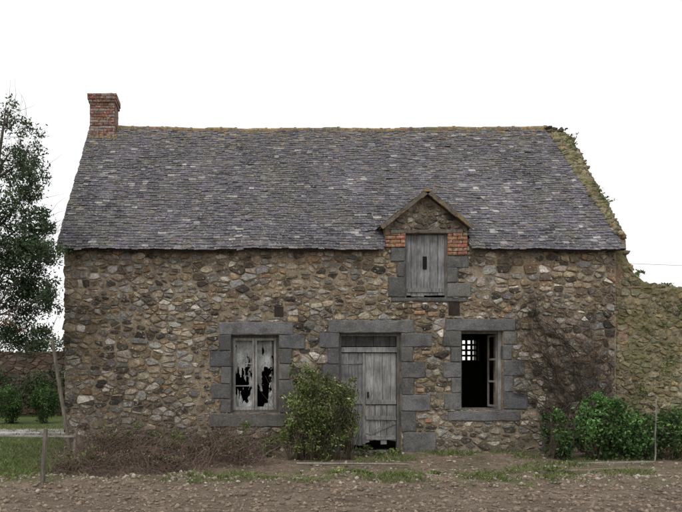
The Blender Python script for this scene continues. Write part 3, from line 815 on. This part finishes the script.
PS=[((.06,.13,.03),4),((.10,.18,.05),4),((.04,.08,.025),2)]
bush("clipped_shrub",[(-7.3,9.2,.62,.46,.46,.6,3000)],PS,.04,shell=.6,tl=.4)
bush("clipped_shrub",[(-6.1,9.4,.66,.42,.42,.6,3000)],PS,.04,shell=.6,tl=.4)
bush("clipped_shrub",[(-8.6,9.4,.6,.5,.46,.6,2500)],PS,.04,shell=.6,tl=.4)
leaves("background_hedge",[(-4-1.3*k,12.9,1.0+U(-.2,.3),1.0,.5,U(.7,1.1),1500) for k in range(8)]+[(-5-1.6*k,14.2,2.6,1.1,.5,U(.4,.7),1100) for k in range(7)],[((.05,.09,.035),4),((.08,.12,.05),3),((.11,.10,.06),1.5)],.06,None,shell=.3,tl=.4)
cr_=[]
for k in range(9):
    y=U(.2,2.9); cr_.append((7.9+gw(y)*U(.2,.9),y,gt(y)+.0,.12,.2,.07,70))
leaves("wall_top_plants",[(8.45,.3,3.66,.14,.12,.14,200),(8.95,.35,3.42,.35,.15,.1,500),(8.3,.2,3.45,.2,.1,.12,120),(9.2,.3,3.3,.3,.1,.15,400),(8.6,.10,2.7,.3,.06,.3,200),(8.9,.08,1.5,.4,.05,.5,260),(8.2,.08,1.3,.25,.05,.5,150),(9.1,.08,2.9,.3,.06,.3,260)]+cr_,GY,.024,None,shell=.1)
leaves("distant_trees",[(-60+k*5+U(-1,1),46+U(-3,3),1.6,3.6,2,1.7+U(0,.8),900) for k in range(11)]+[(0+k*6,70+U(-3,3),1.6,4,2,2,500) for k in range(16)],[((.05,.08,.03),3),((.07,.09,.05),2)],.28)
def grass(name,spots,hgt,pal,n_):
    X=[];Y=[]
    for (x0,x1,y0,y1,n,thr) in spots:
        k=0
        while k<n:
            x,y=U(x0,x1),U(y0,y1)
            if noise.noise(Vector((x*1.3,y*1.8,11)))+.4*noise.noise(Vector((x*5,y*5,3)))<thr+.25*(R()-.5):
                if R()<.02: k+=1
                continue
            X.append(x);Y.append(y);k+=1
    n=len(X); X=np.array(X);Y=np.array(Y); Z=np.array([gz(a,b) for a,b in zip(X,Y)])
    P=np.stack([X,Y,Z],1)
    a=np.random.uniform(0,6.28,n); w=np.random.uniform(.003,.007,n); h=np.random.uniform(.3,1.4,n)*hgt
    d=np.stack([np.cos(a)*w,np.sin(a)*w,np.zeros(n)],1)
    lean=np.stack([np.random.normal(size=n)*.4*h,np.random.normal(size=n)*.4*h,h],1)
    V=np.stack([P-d,P+d,P+lean*.55+d*.7,P+lean*np.array([1.4,1.4,1])],1).reshape(-1,3)
    F=np.arange(4*n).reshape(n,4)
    pc=np.array([p[0] for p in pal]); pw=np.array([p[1] for p in pal],float); pw/=pw.sum()
    C=pc[np.random.choice(len(pal),n,p=pw)]*np.random.uniform(.7,1.25,(n,1))
    return np_mesh(name,V,F,np.repeat(C,4,0),M_leaf)
GR=[((.14,.20,.055),5),((.20,.25,.085),3),((.28,.25,.13),2),((.08,.12,.04),3)]
grass("grass",[(-9,-3.2,-3.7,8,26000,-1),(-4.4,-2.9,-3.7,-1,4000,-.2),(-.6,4.8,-3.9,-2.6,3600,.2),(-3,9,-3.8,-3.3,1600,.2),(2.3,3.5,-1.2,-.1,700,.05),(4.6,10,-3.4,-.4,3600,.2),(-2.8,1,-.7,-.05,1500,0),(3.4,6.2,-.5,-.05,900,0)],.065,GR,0)
bush("weed_clump",[(2.75,-.45,.1,.25,.15,.12,260),(3.2,-.4,.09,.2,.15,.1,200),(1.9,-3.0,.07,.3,.2,.08,340),(3.3,-3.2,.05,.35,.2,.06,240),(-.1,-3.3,.05,.3,.2,.05,140),(-2.2,-.5,.35,.3,.25,.25,500),(-1.3,-.4,.4,.4,.2,.25,420),(-.2,-.45,.3,.3,.2,.2,350),(.9,-.5,.2,.3,.2,.2,350),(5.6,-2.6,.06,.4,.3,.06,300),(-2.4,-2.4,.25,.3,.25,.2,350),(-.8,-1.2,.4,.3,.25,.2,300),(-1.7,-.45,.5,.3,.2,.25,350),(.4,-.5,.4,.25,.2,.25,260)],GR,.028,stems=2)
br=empty("dead_brambles"); ln=[]
def bh(x,y): return (.66 if y>-1.7 else .42)*(1-.35*max(0,(x+.3)))*(.85+.7*noise.noise(Vector((x*1.5,y,6))))
for k in range(1900):
    x=U(-2.85,.7); y=-.25-3.0*R()**1.2
    if x>-.3+.4*noise.noise(Vector((y*2,0,0))) and y<-2.0: continue
    hgt=max(.12,bh(x,y))
    ln.append(wander((x,y,0),(U(-.8,.8),U(-.8,.8),U(.5,1.4)),U(.6,1.35)*hgt*1.6,7,.4,.0045,.0018,grav=.14))
ln2=[([(a,b,max(c,.01)) for a,b,c in p],r) for p,r in ln]
tubes("bramble_canes",ln2,M_bark,br,(.19,.135,.11))
wl_=[]
for k in range(60):
    x=U(-2.7,.4); y=U(-2.9,-.35)
    if x>-.3 and y<-1.9: continue
    wl_.append((x,y,max(.08,bh(x,y)*U(.25,.75)),.3,.28,.16,160))
leaves("withered_leaves",wl_,[((.16,.10,.07),5),((.23,.15,.11),3),((.10,.07,.05),5),((.14,.19,.07),3.6),((.30,.26,.20),1.4)],.022,br,shell=.1,tl=.45)
cl=empty("dead_climbing_vine"); ln=[]
def climb(p,d,L,r,dep):
    d=Vector(d); pts=[Vector(p)]; seg=max(3,int(L/.12)); rr=[r]
    for i in range(seg):
        d=(d+Vector((U(-.35,.35),0,U(-.3,.3)))).normalized(); q=pts[-1]+d*(L/seg); q.y=-.06-U(0,.05)
        if q.x<5.62 or q.z>3.3 or q.x>7.7: break
        pts.append(q); rr.append(r*(1-.72*(i+1)/seg))
        if dep>0 and R()<.7: climb(q,(d.x+U(-1.2,1.0),0,d.z+U(-.7,.7)),L*U(.35,.65),rr[-1]*.75,dep-1)
    if len(pts)>2: ln.append(([tuple(q) for q in pts],rr))
for k in range(5): climb((6.25+.25*k,-.09,.1),(U(-.2,.15),0,1),U(2.0,2.9),.019,3)
climb((7.0,-.09,1.6),(-1,0,.15),1.2,.013,3); climb((7.0,-.09,2.0),(-.7,0,.6),1.3,.013,3)
tubes("vine_stems",ln,M_bark,cl,(.085,.068,.055))
# ================================================================= FENCE, POLES, LITTER
def post(name,p,q,r,col=(.25,.22,.18)):
    P=Vector(p);Q=Vector(q); pts=[tuple(P.lerp(Q,t)+Vector((U(-.012,.012),U(-.012,.012),0))) for t in (0,.2,.45,.7,.97,1)]
    return tubes(name,[(pts,[r,r*.97,r*.95,r*.9,r*.85,r*.5])],M_wood,None,col)
post("leaning_fence_post",(-2.83,-1.3,-.1),(-3.2,-1.25,2.27),.04,(.20,.175,.14))
post("fence_post",(-2.68,-3.9,-.1),(-2.63,-3.9,.83),.04,(.18,.16,.13))
post("fence_post",(-2.75,-1.5,-.1),(-2.72,-1.5,.65),.035)
post("fence_rail",(-2.74,-1.54,.50),(-6.4,-1.5,.54),.022,(.36,.34,.30))
post("fence_post",(-4.6,-1.58,-.1),(-4.6,-1.58,.66),.035)
post("fence_post",(7.9,-1.05,-.1),(7.92,-1.05,1.2),.016,(.3,.28,.25))
post("fallen_pole",(1.2,-1.75,.05),(3.1,-1.95,.06),.022,(.33,.3,.25))
post("fallen_pole",(6.2,-1.6,.04),(7.6,-1.5,.05),.014,(.38,.36,.32))
post("fallen_pole",(5.3,-2.7,.05),(7.0,-2.2,.05),.014,(.3,.24,.18))
post("fallen_branch",(-.5,-3.1,.05),(1.4,-3.35,.07),.014,(.3,.24,.17))
tubes("fence_wire",[([(-2.65,-3.9,.7),(-2.68,-2.7,.6),(-2.73,-1.5,.58)],[.002]*3),([(-2.65,-3.9,.4),(-2.73,-1.5,.3)],[.002]*2),([(-2.65,-3.9,.7),(-8,-3.4,.7)],[.002]*2)],M_metal,None,(.2,.2,.2))
up=empty("utility_pole")
tubes("pole",[([(19,6,-.2),(19,6,7)],[.13,.09])],M_wood,up,(.2,.17,.14))
tubes("wires",[([(8.6,3,4.35),(12,4,4.4),(19,6,6.6)],[.006]*3)],M_metal,up,(.2,.2,.2))
V=[];F=[];C=[]
def scrap(x,y,s,col):
    b=len(V); n=5
    for i in range(n):
        for j in range(n):
            V.append((x+s*(i-2)/2+U(-.1,.1)*s,y+s*.6*(j-2)/2+U(-.1,.1)*s,gz(x,y)+.02+U(0,.28)*s)); C.append(col)
    for i in range(n-1):
        for j in range(n-1): o=b+i*n+j; F.append((o,o+n,o+n+1,o+1))
scrap(1.68,-1.75,.07,(.15,.38,.36)); scrap(1.55,-1.8,.05,(.55,.55,.5))
for k in range(22): scrap(U(1.2,6),U(-3.4,-1.2),U(.02,.05),(.5,.47,.4))
mesh_obj("scattered_litter",V,F,M_cloth,None,C)

# ================================================================= WORLD, SUN, CAMERA
wd=bpy.data.worlds.new("World"); scene.world=wd; wd.use_nodes=True; nt=wd.node_tree; nt.nodes.clear()
out=nt.nodes.new('ShaderNodeOutputWorld'); b1=nt.nodes.new('ShaderNodeBackground'); b2=nt.nodes.new('ShaderNodeBackground')
sky=nt.nodes.new('ShaderNodeTexSky'); sky.sky_type='NISHITA'; sky.sun_disc=False
EL=math.radians(52); AZ_=math.radians(215)   # compass azimuth from +Y clockwise
sky.sun_elevation=EL; sky.sun_rotation=AZ_; sky.dust_density=4; sky.air_density=1
nt.links.new(sky.outputs[0],b1.inputs[0]); b1.inputs[1].default_value=.12
b2.inputs[0].default_value=(1,.995,.995,1); b2.inputs[1].default_value=1.22
mx=nt.nodes.new('ShaderNodeMixShader'); mx.inputs[0].default_value=.88
nt.links.new(b1.outputs[0],mx.inputs[1]); nt.links.new(b2.outputs[0],mx.inputs[2]); nt.links.new(mx.outputs[0],out.inputs[0])
sd=bpy.data.lights.new("sun","SUN"); sd.energy=1.1; sd.angle=math.radians(16); sd.color=(1,.97,.93)
so=bpy.data.objects.new("sun",sd); link(so)
sdir=Vector((math.sin(AZ_)*math.cos(EL),math.cos(AZ_)*math.cos(EL),math.sin(EL)))
so.rotation_euler=sdir.to_track_quat('Z','Y').to_euler(); so.location=(0,-10,20)
cam=bpy.data.cameras.new("camera"); co=bpy.data.objects.new("camera",cam); link(co)
co.location=(0,-14,1.6); co.rotation_euler=(math.radians(90),0,0)
cam.sensor_width=36; cam.lens=36*700/682; cam.shift_x=(341-228)/682; cam.shift_y=(375-256)/682
cam.clip_end=3000; cam.clip_start=.1
scene.camera=co
scene.view_settings.view_transform='Standard'; scene.view_settings.look='None'; scene.view_settings.exposure=0
